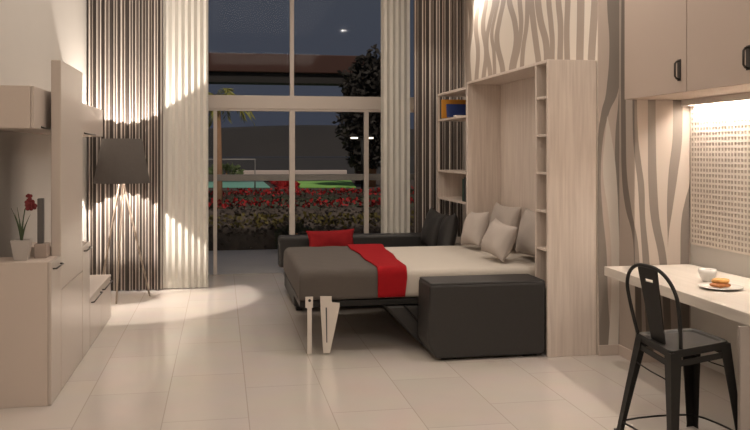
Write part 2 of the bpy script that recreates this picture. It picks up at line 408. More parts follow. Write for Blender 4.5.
# wall cabinets
for y0, y1, h0, h1, lb in ((5.72, 7.30, 5.93, 6.33, 'taupe wall cabinet above the flower pot, left of the tall panel'), (7.31, 8.93, 7.72, 8.30, 'taupe wall cabinet beyond the tall panel, above the drawer bench')):
    t = thing('wall_cabinet', lb, 'wall cabinet', (-1.4, (y0 + y1) / 2, 1.805), 'wall cabinets on the left wall')
    MB().box(XL + .004, -1.213, y0, y1, 1.805, 2.08, bev=.003).build('body', M['lacquer3'], t)
    d = MB().box(-1.211, -1.191, y0 + .002, y1 - .002, 1.807, 2.078, bev=.003).build('door', M['lacquer'], t)
    m = MB(); m.tube([(-1.191, h0, 1.818), (-1.172, h0 + .012, 1.812), (-1.172, h1 - .012, 1.812), (-1.191, h1, 1.818)], .006, 8); m.build('handle', M['handle'], d)
# plant, box and frame on the counter
px_, py_ = -1.298, 5.86
t = thing('potted_flower', 'red flower with long green leaves in a tapered grey pot on the counter', 'plant', (px_, py_, .936))
b = bmesh.new()
rings = []
for hw, z in ((.040, 0), (.058, .134), (.051, .134), (.048, .115)):
    rings.append([b.verts.new((px_ + sx_ * hw, py_ + sy_ * hw, .936 + z)) for sx_, sy_ in ((-1, -1), (1, -1), (1, 1), (-1, 1))])
b.faces.new(rings[0][::-1])
for A, B in zip(rings, rings[1:]):
    for k in range(4): b.faces.new([A[k], A[(k + 1) % 4], B[(k + 1) % 4], B[k]])
MB().merge(b).build('pot', M['pot'], t)
MB().box(px_ - .047, px_ + .047, py_ - .047, py_ + .047, 1.045, 1.053).build('soil', M['soil'], t)
mm = MB()
mm.tube([(px_ - .002, py_, 1.05), (px_ + .005, py_ - .005, 1.16), (px_ + .022, py_ - .005, 1.27), (px_ + .05, py_ - .01, 1.335)], [.005, .0045, .004, .003], 7)
stem = mm.build('stem', M['stem'], t)
for ang, tip, hh in ((2.9, .07, .235), (2.6, .035, .24), (.2, .055, .19), (3.6, .045, .20), (1.2, .03, .15)):
    m = MB(); dx, dy = math.cos(ang), math.sin(ang) * .6
    L = []
    for i in range(9):
        u = i / 8; r = tip * u ** 1.7; wd = .0085 * (1 - u ** 3) * (0.55 + .45 * math.sin(PI * min(1, u + .3)))
        p = Vector((px_ + dx * r, py_ + dy * r - .004, 1.045 + hh * u)); L.append((p, max(wd, .0006)))
    m.grid(lambda u, v: L[int(round(u * 8))][0] + Vector((1, -.35, 0)).normalized() * (v - .5) * 2 * L[int(round(u * 8))][1] + Vector((0, .004 * abs(v - .5), 0)), 8, 2)
    m.build('leaf', M['stem'], t, solid=.0015)
m = MB()
def blossom(c, r, n=5):
    c = Vector(c)
    for k in range(n):
        a = 2 * PI * k / n + random.random()
        dv = Vector((math.cos(a), -.35 + .3 * random.random(), math.sin(a)))
        def fn(u, v):
            th = u * PI; ph = v * 2 * PI
            q = Vector((math.sin(th) * math.cos(ph) * .55, math.sin(th) * math.sin(ph) * .22, -math.cos(th) * .6))
            rot = Vector((0, 0, 1)).rotation_difference(dv.normalized())
            return c + dv.normalized() * r * .55 + rot @ (q * r)
        m.grid(fn, 6, 8)
for c, r in (((px_ + .055, py_ - .01, 1.315), .030), ((px_ + .070, py_ - .012, 1.295), .030), ((px_ + .052, py_ - .012, 1.29), .028), ((px_ + .050, py_ - .01, 1.352), .022)): blossom(c, r)
m.build('blossom', M['flower'], t, weld=True)
o = MB().box(-1.236, -1.155, 5.93, 6.045, .936, 1.03, bev=.004).build('storage_box', M['boxbrown'])
tag(o, 'low brownish box on the counter beside the grey flower pot', 'box')
t = thing('picture_frame', 'dark grey upright frame standing on the low box by the tall panel', 'frame', (-1.18, 5.99, 1.031))
MB().box(-1.222, -1.186, 5.965, 6.02, 1.031, 1.335, bev=.004).build('backing', M['charcoal'], t)
MB().box(-1.219, -1.189, 5.961, 5.9645, 1.035, 1.331, bev=.001).build('face', mat('grey_face', (.11, .10, .095), .5), t)

# ================================================================== FLOOR LAMP
LX, LY = -1.1, 9.8
t = thing('floor_lamp', 'floor lamp with dark drum shade on crossed pale wooden legs', 'lamp', (LX, LY, 0))
m = MB(); m.lathe([(.308, 1.30), (.218, 1.80), (.215, 1.80), (.305, 1.30), (.308, 1.30)], (LX, LY, 0), 64)
m.build('lamp_shade', M['shade'], t)
m = MB()
for k in range(3):
    a = 2 * PI * k / 3 + .4
    m.tube([(LX, LY, 1.475), (LX + .262 * math.cos(a), LY + .262 * math.sin(a), 1.475)], .003, 6)
m.build('shade_ring', M['blackmetal'], t)
m = MB(); m.lathe([(0, 1.42), (.018, 1.42), (.022, 1.46), (.022, 1.52), (.014, 1.56), (0, 1.56)], (LX, LY, 0), 20); m.build('socket', M['blackmetal'], t)
feet = [(-1.118, 9.42), (-.80, 9.86), (-1.38, 10.06)]
for k, (fx_, fy_) in enumerate(feet):
    c = Vector((LX, LY, 0)); dv = (Vector((fx_, fy_, 0)) - c)
    sd = Vector((-dv.y, dv.x, 0)).normalized() * .035
    top = c - dv * .02 + sd * .45 + Vector((0, 0, 1.392))
    m = MB(); m.tube([(fx_, fy_, .002), tuple(top)], [.0095, .0125], 10); m.build('leg', M['lampleg'], t)
m = MB(); m.lathe([(.0, 1.393), (.052, 1.393), (.055, 1.398), (.055, 1.412), (.052, 1.418), (0, 1.418)], (LX, LY, 0), 24); m.build('leg_hub', M['blackmetal'], t)

# ================================================================== CURTAINS
def curtain_mat():
    m, nt, b = newmat('striped_drape')
    tc = N(nt, 'ShaderNodeTexCoord'); sp = N(nt, 'ShaderNodeSeparateXYZ'); nt.links.new(tc.outputs['UV'], sp.inputs[0])
    wn = N(nt, 'ShaderNodeTexNoise', noise_dimensions='1D'); wn.inputs['Scale'].default_value = 9; wn.inputs['Detail'].default_value = 1
    nt.links.new(sp.outputs['X'], wn.inputs['W'])
    a = N(nt, 'ShaderNodeMath', operation='MULTIPLY_ADD'); a.inputs[1].default_value = .055; nt.links.new(wn.outputs[0], a.inputs[0]); nt.links.new(sp.outputs['X'], a.inputs[2])
    k = N(nt, 'ShaderNodeMath', operation='DIVIDE'); k.inputs[1].default_value = .118; nt.links.new(a.outputs[0], k.inputs[0])
    fr_ = N(nt, 'ShaderNodeMath', operation='FRACT'); nt.links.new(k.outputs[0], fr_.inputs[0])
    r = N(nt, 'ShaderNodeValToRGB'); r.color_ramp.interpolation = 'CONSTANT'
    dk, md, lt = (.052, .041, .035, 1), (.145, .116, .098, 1), (.62, .56, .50, 1)
    r.color_ramp.elements[0].color = dk; r.color_ramp.elements[0].position = 0
    r.color_ramp.elements[1].color = lt; r.color_ramp.elements[1].position = .40
    for p, c in ((.54, md), (.74, dk), (.86, lt), (.94, md)):
        e = r.color_ramp.elements.new(p); e.color = c
    nt.links.new(fr_.outputs[0], r.inputs[0]); nt.links.new(r.outputs[0], b.inputs['Base Color'])
    b.inputs['Roughness'].default_value = .85
    return m
M['drape'] = curtain_mat()
def sheer_mat():
    m, nt, b = newmat('sheer_voile'); nt.nodes.remove(b)
    df = N(nt, 'ShaderNodeBsdfDiffuse'); tl = N(nt, 'ShaderNodeBsdfTranslucent'); tp = N(nt, 'ShaderNodeBsdfTransparent')
    c = (.90, .875, .81, 1)
    df.inputs[0].default_value = c; tl.inputs[0].default_value = c
    m1 = N(nt, 'ShaderNodeMixShader'); m1.inputs[0].default_value = .25; m2 = N(nt, 'ShaderNodeMixShader')
    no = N(nt, 'ShaderNodeTexNoise'); no.inputs['Scale'].default_value = 300
    mr = N(nt, 'ShaderNodeMapRange'); mr.inputs[3].default_value = .12; mr.inputs[4].default_value = .30
    nt.links.new(no.outputs['Fac'], mr.inputs[0]); nt.links.new(mr.outputs[0], m2.inputs[0])
    nt.links.new(df.outputs[0], m1.inputs[1]); nt.links.new(tl.outputs[0], m1.inputs[2])
    nt.links.new(m1.outputs[0], m2.inputs[1]); nt.links.new(tp.outputs[0], m2.inputs[2])
    nt.links.new(m2.outputs[0], nt.nodes['Material Output'].inputs[0])
    return m
M['sheer'] = sheer_mat()
def curtain(name, x0, x1, y, period, amp, m_, label, z0=.012, seed=0, solid=.004):
    rnd = random.Random(seed); n = int((x1 - x0) / .006); ph = [rnd.uniform(-.5, .5) for _ in range(8)]
    me = bpy.data.meshes.new(name); V = []; U = []; L = 0; prev = None
    NZ = 10
    for i in range(n + 1):
        x = x0 + (x1 - x0) * i / n
        col = []
        for j in range(NZ + 1):
            z = z0 + (ZC - .03 - z0) * j / NZ
            wob = .35 * math.sin(x * 5 + ph[0] * 6) + .25 * math.sin(x * 11 + ph[1] * 6)
            p = 2 * PI * x / period + wob * 1.3
            s = math.sin(p); s = math.copysign(abs(s) ** .75, s)
            a = amp * (1 + .25 * math.sin(x * 7.3 + ph[2] * 6)) * (.85 + .15 * math.cos(z * .8))
            col.append((x + .008 * math.sin(2 * p), y + a * s, z))
        if prev: L += math.hypot(col[0][0] - prev[0], col[0][1] - prev[1])
        prev = col[0]; V += col; U += [(L, c[2]) for c in col]
    Fs = []
    for i in range(n):
        for j in range(NZ):
            a = i * (NZ + 1) + j; Fs.append((a, a + NZ + 1, a + NZ + 2, a + 1))
    me.from_pydata(V, [], Fs); uv = me.uv_layers.new(name='cloth')
    for lp in me.loops: uv.data[lp.index].uv = U[lp.vertex_index]
    for p in me.polygons: p.use_smooth = True
    me.materials.append(m_)
    o = bpy.data.objects.new(name, me); C.objects.link(o)
    md = o.modifiers.new('thickness', 'SOLIDIFY'); md.thickness = solid; md.offset = 0
    return tag(o, label, 'curtain', 'curtains at the window')
curtain('striped_curtain', XL + .02, -.685, 10.25, .118, .030, M['drape'], 'dark striped curtain behind the floor lamp, left of the window', seed=1)
curtain('sheer_curtain', -.68, -.155, 10.31, .075, .017, M['sheer'], 'white sheer curtain between the floor lamp and the clear glass', seed=2, solid=.002)
curtain('sheer_curtain', 2.0, 2.385, 10.46, .075, .016, M['sheer'], 'narrow sheer curtain right of the window, behind the black sofa', seed=3, solid=.002)
curtain('striped_curtain', 2.345, XZ - .02, 10.07, .118, .030, M['drape'], 'dark striped curtain in the far corner behind the open bookcase', seed=4)
for x0, x1, y, dy, lb in ((XL + .02, -.1, 10.29, .09, 'white ceiling curtain track above the left curtains'), (1.95, XZ - .01, 10.38, .37, 'white ceiling curtain track above the right curtains')):
    tag(MB().box(x0, x1, y - dy, y + .09, ZC - .028, ZC - .001, bev=.003).build('curtain_track', M['frame']), lb, 'curtain track', 'curtain tracks on the ceiling')

# ================================================================== WALL BED UNIT
t = thing('wall_bed_cabinet', 'pale oak wall bed surround with a slim open shelf column', 'bed cabinet', (2.79, 7.4, 0))
X0, X1, ZT = 2.58, 3.0, 2.395
MB().box(X0, X1, 6.345, 6.372, 0, ZT, bev=.002).build('side_panel', M['wood'], t)
MB().box(X0, X1, 6.594, 6.62, 0, ZT - .025, bev=.002).build('divider_panel', M['wood'], t)
MB().box(X0, X1, 8.565, 8.595, 0, ZT, bev=.002).build('side_panel', M['wood'], t)
MB().box(X0, X1, 6.373, 8.564, ZT - .024, ZT, bev=.002).build('top_panel', M['wood'], t)
MB().box(2.945, X1, 6.621, 8.564, 0, ZT - .025).build('back_panel', M['wood'], t)
MB().box(2.985, X1, 6.373, 6.593, 0, ZT - .025).build('back_panel', M['woodin'], t)
for z in (2.105, 1.795, 1.485, 1.175, .865, .555, .25):
    MB().box(X0 + .004, 2.984, 6.373, 6.593, z - .02, z, bev=.002).build('shelf', M['wood'], t)
o = MB().box(2.66, 2.80, 6.40, 6.425, 1.796, 2.0, bev=.002).build('book', M['redbook']); tag(o, 'dull red book standing in the slim shelf column', 'book', 'books on the shelves')
o = MB().box(2.66, 2.79, 6.43, 6.455, 1.796, 1.97, bev=.002).build('book', M['paper']); tag(o, 'pale book beside the dull red book in the slim shelf column', 'book', 'books on the shelves')
# open bookcase at the far end
t = thing('open_bookcase', 'pale open-backed bookcase at the far end of the wall bed, before the curtain', 'bookcase', (2.79, 9.16, 0))
ZB = 2.352
MB().box(X0, X1, 8.597, 8.62, 0, ZB, bev=.002).build('side_panel', M['wood'], t)
for x0 in (X0, X1 - .025): MB().box(x0, x0 + .025, 9.795, 9.82, 0, ZB - .03, bev=.002).build('post', M['wood'], t)
MB().box(X0, X1, 8.621, 9.82, ZB - .029, ZB, bev=.002).build('top_panel', M['wood'], t)
for z in (2.045, 1.435, 1.11, .62, .12): MB().box(X0, X1, 8.621, 9.794, z - .024, z, bev=.002).build('shelf', M['wood'], t)
MB().box(X0 + .026, X1 - .026, 9.80, 9.815, 1.11, 1.41).build('end_panel', M['wood'], t)
def book_at(px0, px1, py0, py1, Y, th, m_, lb, zb, tilt=0.):
    xa, xb = onY(px0, py0, Y)[0], onY(px1, py0, Y)[0]; z1 = onY(px0, py0, Y)[1]
    t = thing('book', lb, 'book', ((xa + xb) / 2, Y, zb), 'books on the shelves')
    mt = Matrix.Translation(((xa + xb) / 2, Y, zb)) @ Matrix.Rotation(tilt, 4, 'X') @ Matrix.Translation((-(xa + xb) / 2, -Y, -zb))
    MB().box(xa, xb, Y, Y + .004, zb + .001, z1, mtx=mt).box(xa, xb, Y + th - .004, Y + th, zb + .001, z1, mtx=mt).box(xa, xa + .004, Y + .004, Y + th - .004, zb + .001, z1, mtx=mt).build('cover', m_, t)
    MB().box(xa + .005, xb - .004, Y + .005, Y + th - .005, zb + .004, z1 - .004, mtx=mt).build('pages', M['paper'], t)
    return t
book_at(442, 468, 99.5, 122, 9.52, .03, M['orange'], 'large orange book standing on the top shelf of the open bookcase', 2.046, 0)
book_at(447.5, 467.5, 103.5, 122, 9.30, .03, M['blue'], 'dark blue book leaning in front of the orange book', 2.054, -.22)
o = MB().box(2.62, 2.80, 9.15, 9.25, 2.046, 2.068, bev=.002).build('notepad', M['paper']); tag(o, 'small white notepad lying before the dark blue book', 'notepad')
for k, (y0, h, m_, lb) in enumerate(((8.63, .25, M['dgreen'], 'dark green book nearest the wall bed on the lower bookcase shelf'), (8.695, .265, M['dgrey'], 'black book between two green books on the lower bookcase shelf'), (8.76, .245, M['dgreen'], 'dark green book farthest from the wall bed, next to the black one'))):
    t = thing('book', lb, 'book', (2.7, y0, 1.111), 'books on the shelves')
    z0 = 1.111
    MB().box(X0 + .02, X0 + .21, y0, y0 + .004, z0, z0 + h).box(X0 + .02, X0 + .21, y0 + .051, y0 + .055, z0, z0 + h).box(X0 + .016, X0 + .02, y0, y0 + .055, z0, z0 + h).build('cover', m_, t)
    MB().box(X0 + .021, X0 + .205, y0 + .005, y0 + .05, z0 + .004, z0 + h - .005).build('pages', M['paper'], t)

# ================================================================== BED, MATTRESS, BEDDING
BX0, BX1, BY0, BY1 = .635, 2.93, 6.775, 8.545
t = thing('fold_down_bed', 'black fold-down bed frame with flat white metal legs', 'bed', (1.6, 7.6, 0))
MB().box(BX0 - .005, BX1, BY0, BY1, .385, .432, bev=.006).build('frame', M['blackmetal'], t)
def bed_leg(y, parent):
    m = MB()
    px = lambda x, z: (x, z)
    # tapered plate; dark strip on its face stands for the slot's shade
    m.prism([(.792, .478), (.886, .474), (.888, .425), (.952, .418), (.952, .39), (.872, .012), (.818, .012), (.797, .36)], 'y', y, y + .012)
    o = m.build('leg', M['white_metal'], parent)
    MB().prism([(.836, .385), (.848, .385), (.851, .10), (.842, .10)], 'y', y - .0015, y + .0001).build('slot', M['charcoal'], o)
    m = MB(); m.box(.672, .734, y, y + .012, .385, .476, bev=.002).box(.688, .724, y + .002, y + .012, .012, .39, bev=.002)
    q = m.build('leg', M['white_metal'], parent)
    m = MB(); m.prism([(.706 + .012 * math.cos(a * PI / 6), .446 + .012 * math.sin(a * PI / 6)) for a in range(12)], 'y', y - .0015, y + .0001); m.build('leg_hole', M['blackmetal'], q)  # dark disc laid on the plate for the shade of its hole
bed_leg(BY0 - .024, t)
m = MB().box(BX0 + .01, BX1 - .0, BY0 + .01, BY1 - .01, .434, .665, bev=.05, seg=5)
o = m.build('mattress', M['sheet']); tag(o, 'white-sheeted mattress on the fold-down bed', 'mattress')
for p in o.data.polygons: p.use_smooth = True
# grey blanket: a thin shell over the foot end
def drape(name, m_, xa, xb, label, cat, foot, seed, th=.010, zlow=.445, off=.014, shear=None):
    rnd = random.Random(seed)
    y0, y1, zt = BY0 + .01 - off, BY1 - .01 + off, .665 + off
    R = .06
    sec = []           # path over the mattress: near hem -> top -> far hem  (y, z, weight for z scaling)
    for i in range(7): sec.append((y0, zlow + (zt - R - zlow) * i / 6))
    for i in range(1, 7): a = PI / 2 * i / 6; sec.append((y0 + R - R * math.cos(a), zt - R + R * math.sin(a)))
    for i in range(1, 20): sec.append((y0 + R + (y1 - y0 - 2 * R) * i / 20, zt))
    for i in range(0, 7): a = PI / 2 * i / 6; sec.append((y1 - R + R * math.sin(a), zt - R + R * math.cos(a)))
    for i in range(1, 7): sec.append((y1, zt - R - (zt - R - zlow) * i / 6))
    rows = []
    if foot:
        x0 = BX0 + .01 - off
        for i in range(6): rows.append((x0, zlow + .004 + (zt - R - zlow) * i / 6))
        for i in range(1, 7): a = PI / 2 * i / 6; rows.append((x0 + R - R * math.cos(a), zt - R + R * math.sin(a)))
        xs_ = x0 + R
    else: xs_ = xa
    n = 24
    for i in range(0 if not foot else 1, n + 1): rows.append((xs_ + (xb - xs_) * i / n, zt))
    b = MB(); nu, nv = len(rows) - 1, len(sec) - 1
    def fn(u, v):
        x, ztop = rows[int(round(u * nu))]; y, z = sec[int(round(v * nv))]
        f = (ztop - zlow) / (zt - zlow)
        zz = zlow + (z - zlow) * f
        rr = R * .35 * (1 - f) if foot else 0
        yy = y + (rr if v < .5 else -rr) * min(1, abs(v - .5) * 2)
        if shear: x += shear(y, z, (x - xa) / (xb - xa))
        bmp = .0025 * math.sin(x * 23 + y * 9) * math.sin(y * 13 + x * 4)
        return (x, yy, zz + (bmp if z > zt - .01 and f > .99 else 0))
    b.grid(fn, nu, nv)
    o = b.build(name, m_, solid=th); return tag(o, label, cat)
drape('grey_blanket', M['gray_cloth'], BX0, 1.33, 'grey blanket over the foot end of the bed', 'blanket', True, 1)
def rshear(y, z, k):
    v = min(1, max(0, (y - BY0) / (BY1 - BY0))); h = max(0, (.60 - z)) if y < 7 else 0
    return (1 - k) * (.02 + .075 * (1 - v)) - .035 + .10 * v + (k - .5) * (.05 * v - .02) - h * .12 * k + .008 * math.sin(v * 14 + k)
drape('red_runner', M['red_cloth'], 1.20, 1.555, 'bright red throw laid across the bed beside the grey blanket', 'throw', False, 2, off=.029, zlow=.452, shear=rshear)
# pillows
def pillow_mesh(wd, ht, th, seed):
    rnd = random.Random(seed); b = MB(); a1, a2, a3 = (rnd.uniform(0, 6) for _ in range(3))
    def pt(u, v, s):
        x, y = u * 2 - 1, v * 2 - 1
        pin = 1 - .10 * (1 - abs(x) ** 2) * abs(y) ** 4
        pin2 = 1 - .10 * (1 - abs(y) ** 2) * abs(x) ** 4
        h = (max(0, 1 - abs(x) ** 2.6) * max(0, 1 - abs(y) ** 2.6)) ** .55
        h *= 1 + .07 * math.sin(x * 5 + a1) * math.sin(y * 4 + a2)
        return (x * wd / 2 * pin2, s * (th / 2 * h + .004), y * ht / 2 * pin)
    b.grid(lambda u, v: pt(u, v, -1), 26, 22); b.grid(lambda u, v: pt(1 - u, v, 1), 26, 22)
    bmesh.ops.remove_doubles(b.bm, verts=b.bm.verts[:], dist=1e-5)
    bd = [e for e in b.bm.edges if e.is_boundary]
    if bd: bmesh.ops.bridge_loops(b.bm, edges=bd)
    return b
def pillow(name, wd, ht, th, loc, rot, m_, label, cat, group, seed):
    o = pillow_mesh(wd, ht, th, seed).build(name, m_)
    for p in o.data.polygons: p.use_smooth = True
    o.location = loc; o.rotation_euler = rot
    return tag(o, label, cat, group)
g = 'grey pillows on the bed'
RZ = -PI / 2     # thin axis (local y) turned to +-X
pillow('pillow', .74, .43, .17, (2.80, 8.04, .91), (math.radians(-14), 0, RZ), M['pillow'], 'large grey pillow against the headboard, farther from the camera', 'pillow', g, 1)
pillow('pillow', .74, .43, .17, (2.80, 7.17, .91), (math.radians(-14), 0, RZ), M['pillow'], 'large grey pillow against the headboard, next to the slim shelf column', 'pillow', g, 2)
pillow('pillow', .44, .36, .17, (2.53, 8.14, .875), (math.radians(-20), math.radians(-4), RZ + .10), M['pillow'], 'smaller grey pillow on the side of the bed by the open bookcase', 'pillow', g, 3)
pillow('pillow', .48, .33, .18, (2.47, 7.22, .86), (math.radians(-24), math.radians(5), RZ + .08), M['pillow'], 'smaller grey pillow leaning in front, nearest the camera on the bed', 'pillow', g, 4)

# ================================================================== SOFA UNDER THE BED
t = thing('sofa', 'black sofa folded beneath the bed with a boxy padded arm', 'sofa', (2.1, 7.5, 0))
m = MB(); m.prism([(1.665, .022), (2.545, .022), (2.574, .05), (2.576, .605), (1.612, .605), (1.600, .14)], 'y', 6.36, 6.755, bev=.022, seg=3)
o = m.build('arm', M['black'], t)
MB().box(1.618, 2.57, 6.366, 6.75, .596, .617, bev=.010, seg=3).build('arm_pad', M['black'], o)
for x in (1.72, 2.40): MB().box(x, x + .12, 6.42, 6.50, 0, .03, bev=.004).build('foot', M['blackmetal'], t)
for i, dx in enumerate((0, .155, .31)):
    m = MB(); m.prism([(1.335 + dx, .375), (1.655 + dx, .03), (1.81 + dx, .03), (1.49 + dx, .375)], 'y', 6.765 + .012 * i, 8.53, bev=.018, seg=3)
    m.build('seat_cushion', M['black'], t)
MB().box(2.16, 2.57, 6.765, 8.53, .02, .375, bev=.02).build('base', M['black'], t)

# ================================================================== BLACK SOFA BY THE WINDOW
t = thing('corner_sofa', 'long low black sofa beside the bed, along the window curtains', 'sofa', (1.6, 9.3, 0))
MB().box(.74, 2.565, 8.64, 9.95, .05, .30, bev=.02).build('base', M['black'], t)
for x0, x1 in ((.74, 1.345), (1.352, 1.957), (1.964, 2.565)):
    MB().box(x0, x1, 8.64, 9.735, .302, .47, bev=.03, seg=3).build('seat_cushion', M['black'], t)
MB().box(.66, 2.565, 9.74, 9.95, .302, .668, bev=.035, seg=3).build('backrest', M['black'], t)
for x, y in ((.8, 8.72), (2.46, 8.72), (.8, 9.85), (2.46, 9.85)): MB().box(x - .03, x + .03, y - .03, y + .03, 0, .052).build('foot', M['blackmetal'], t)
pillow('cushion', .46, .46, .17, (2.43, 9.44, .75), (math.radians(-14), math.radians(8), RZ + .12), M['black'], 'black cushion upright in the far corner of the window sofa', 'cushion', 'black cushions on the window sofa', 5)
pillow('cushion', .46, .48, .17, (2.46, 8.92, .735), (math.radians(-12), math.radians(-6), RZ - .08), M['black'], 'black cushion on the window sofa close behind the bed pillows', 'cushion', 'black cushions on the window sofa', 6)
pillow('cushion', .57, .27, .15, (1.255, 9.60, .618), (math.radians(-18), math.radians(-1.5), .03), M['red_pillow'], 'red cushion on the window sofa behind the grey blanket', 'cushion', None, 7)

# ================================================================== RIGHT: CABINETS, SPLASHBACK, WORKTOP
CX = 3.094
for y0, y1, hy, lb in ((5.172, 6.052, .085, 'taupe upper cabinet at the far end above the worktop'), (4.285, 5.166, .208, 'taupe upper cabinet nearer the camera, above the black chair')):
    t = thing('upper_cabinet', lb, 'wall cabinet', (3.4, (y0 + y1) / 2, 2.06), 'upper cabinets on the right wall')
    MB().box(CX + .022, 3.668, y0, y1, 2.06, 3.5, bev=.002).build('body', M['lacquer2'], t)
    d = MB().box(CX, CX + .02, y0 + .001, y1 - .001, 2.058, 3.5, bev=.003).build('door', M['lacquer2'], t)
    yh = y0 + hy
    m = MB(); zc = 2.212; h = .062
    pts = [(CX, yh, zc - h), (CX - .022, yh, zc - h + .004), (CX - .034, yh, zc - h + .02), (CX - .034, yh, zc + h - .02), (CX - .022, yh, zc + h - .004), (CX, yh, zc + h)]
    m.tube(pts, .0075, 8)
    m.box(CX - .004, CX, yh - .022, yh + .022, zc - h - .012, zc + h + .012, bev=.001)
    m.build('handle', M['handle'], d)
t = thing('under_cabinet_light', 'bright light strip under the upper cabinets on the right wall', 'lamp', (3.6, 5.2, 2.03))
MB().box(3.572, 3.640, 4.30, 6.02, 2.046, 2.058, bev=.002).box(3.560, 3.571, 4.30, 6.02, 2.010, 2.058, bev=.001).box(3.572, 3.640, 5.985, 6.02, 2.012, 2.045).build('housing', M['white_metal'], t)  # end cap added to keep strip light off the striped wall
MB().box(3.575, 3.625, 4.32, 5.98, 2.040, 2.0455).build('diffuser', emis('warm_strip', (1, .88, .76, 1), 100), t)
# splashback: pale square lattice over a backing darkened for the recess shade
def relief():
    m = MB(); s = .04; x0, ya = 3.657, 6.045
    ny, nz = int((ya - 3.9) / s), int((2.035 - .93) / s)
    m.mi = 1; m.box(x0 + .0045, 3.6695, ya - ny * s, ya, .93, .93 + nz * s)
    m.mi = 0; w_ = .0085
    for j in range(nz + 1): m.box(x0, x0 + .0044, ya - ny * s, ya, .93 + j * s - w_, .93 + j * s + w_)
    for i in range(ny + 1): m.box(x0 + .0006, x0 + .0044, ya - i * s - .0075, ya - i * s + .0075, .93, .93 + nz * s)
    return m
o = relief().build('tiled_splashback', [mat('relief_tile', (.72, .65, .575), .65, var=.03, scale=30, spec=.2), mat('recess_shade', (.42, .355, .305), .6)])
tag(o, 'pale square lattice tile splashback above the worktop', 'splashback')
t = thing('worktop_table', 'long pale worktop along the right wall with a slab support panel', 'table', (3.3, 5.0, 0))
m = MB(); m.prism([(2.925, 6.052), (2.845, 4.05), (3.655, 4.05), (3.655, 6.052)], 'z', .692, .762, bev=.004)
m.build('tabletop', M['top'], t)
MB().box(2.80, 3.64, 4.138, 4.165, 0, .691, bev=.002).build('support_panel', mat('grey_panel', (.34, .295, .265), .5, var=.03), t)
# cup, plate, pastry
cx, cy, cz = onY(709, 281, 5.2)[0], 5.22, .7625
t = thing('coffee_cup', 'white cup on the worktop behind the plate', 'cup', (cx, cy, cz))
m = MB(); m.lathe([(0, .001), (.028, .001), (.031, .004), (.048, .03), (.058, .062), (.0605, .085), (.0575, .085), (.055, .062), (.045, .032), (.028, .008), (0, .008)], (cx, cy, cz), 36); m.build('bowl', M['porcelain'], t)
m = MB(); m.lathe([(0, .066), (.0545, .066), (.0545, .068), (0, .068)], (cx, cy, cz), 32); m.build('coffee', M['coffee'], t)
ang = math.radians(35)
m = MB(); m.tube([(cx + math.cos(ang) * (.054 + .03 * math.sin(a)), cy + math.sin(ang) * (.054 + .03 * math.sin(a)), cz + .05 + .022 * math.cos(a)) for a in [PI * k / 10 for k in range(11)]], .005, 8); m.build('handle', M['porcelain'], t)
plx, ply = 3.190, 4.925
m = MB(); m.lathe([(0, .001), (.085, .001), (.095, .004), (.137, .015), (.139, .018), (.134, .019), (.09, .009), (0, .007)], (plx, ply, cz), 48)
o = m.build('plate', M['porcelain']); tag(o, 'white plate holding a pastry on the worktop', 'plate')
t = thing('pastry', 'golden brown glazed pastry on the white plate', 'pastry', (plx, ply, cz + .0085))
def lump(u, v, c, r, seed):
    th, ph = u * PI, v * 2 * PI
    k = 1 + .12 * math.sin(3 * ph + seed) * math.sin(2 * th + seed) + .06 * math.sin(7 * ph + 2 * seed)
    sp_ = lambda q, e: math.copysign(abs(q) ** e, q)
    return (c[0] + r[0] * k * sp_(math.sin(th) * math.cos(ph), .75), c[1] + r[1] * k * sp_(math.sin(th) * math.sin(ph), .75), c[2] - r[2] * k * sp_(math.cos(th), .8))
m = MB(); m.grid(lambda u, v: lump(u, v, (plx - .005, ply, cz + .026), (.062, .046, .015), 1), 16, 28); m.build('crust', M['bread'], t, weld=True)
m = MB(); m.grid(lambda u, v: lump(u, v, (plx + .006, ply + .008, cz + .050), (.055, .042, .016), 2.2), 16, 28); m.build('glazed_top', M['breadtop'], t, weld=True)

# ================================================================== CHAIR
t = thing('metal_chair', 'black metal high-back chair at the worktop', 'chair', (2.6, 4.4, 0))
ZS = .60
RL, NR, RF, FA = Vector((2.381, 4.514, ZS)), Vector((2.323, 4.03, ZS)), Vector((2.785, 4.205, ZS)), Vector((2.775, 4.565, ZS))
ctr = (RL + NR + RF + FA) / 4
def seat():
    b = bmesh.new(); cs = [NR, RF, FA, RL]; P = []
    for i in range(4):
        p, a, c = cs[i], cs[i - 1], cs[(i + 1) % 4]
        da, dc = (a - p).normalized(), (c - p).normalized(); r = .05
        for k in range(7):
            u = k / 6; P.append(p + da * r * (1 - u) ** 2 + dc * r * u ** 2)
    rings = []
    for sc_, z in ((.985, -.040), (1.0, -.036), (1.0, -.006), (.985, 0), (.86, -.003), (.80, -.010), (0.01, -.012)):
        rings.append([b.verts.new((ctr.x + (p.x - ctr.x) * sc_, ctr.y + (p.y - ctr.y) * sc_, ZS + z)) for p in P])
    n = len(P)
    for A, B in zip(rings, rings[1:]):
        for k in range(n): b.faces.new([A[k], A[(k + 1) % n], B[(k + 1) % n], B[k]])
    b.faces.new(rings[0][::-1]); b.faces.new(rings[-1])
    bmesh.ops.recalc_face_normals(b, faces=b.faces[:])
    return MB().merge(b)
seat().build('seat', M['blackmetal'], t)
def lerp(a, b, k): return a + (b - a) * k
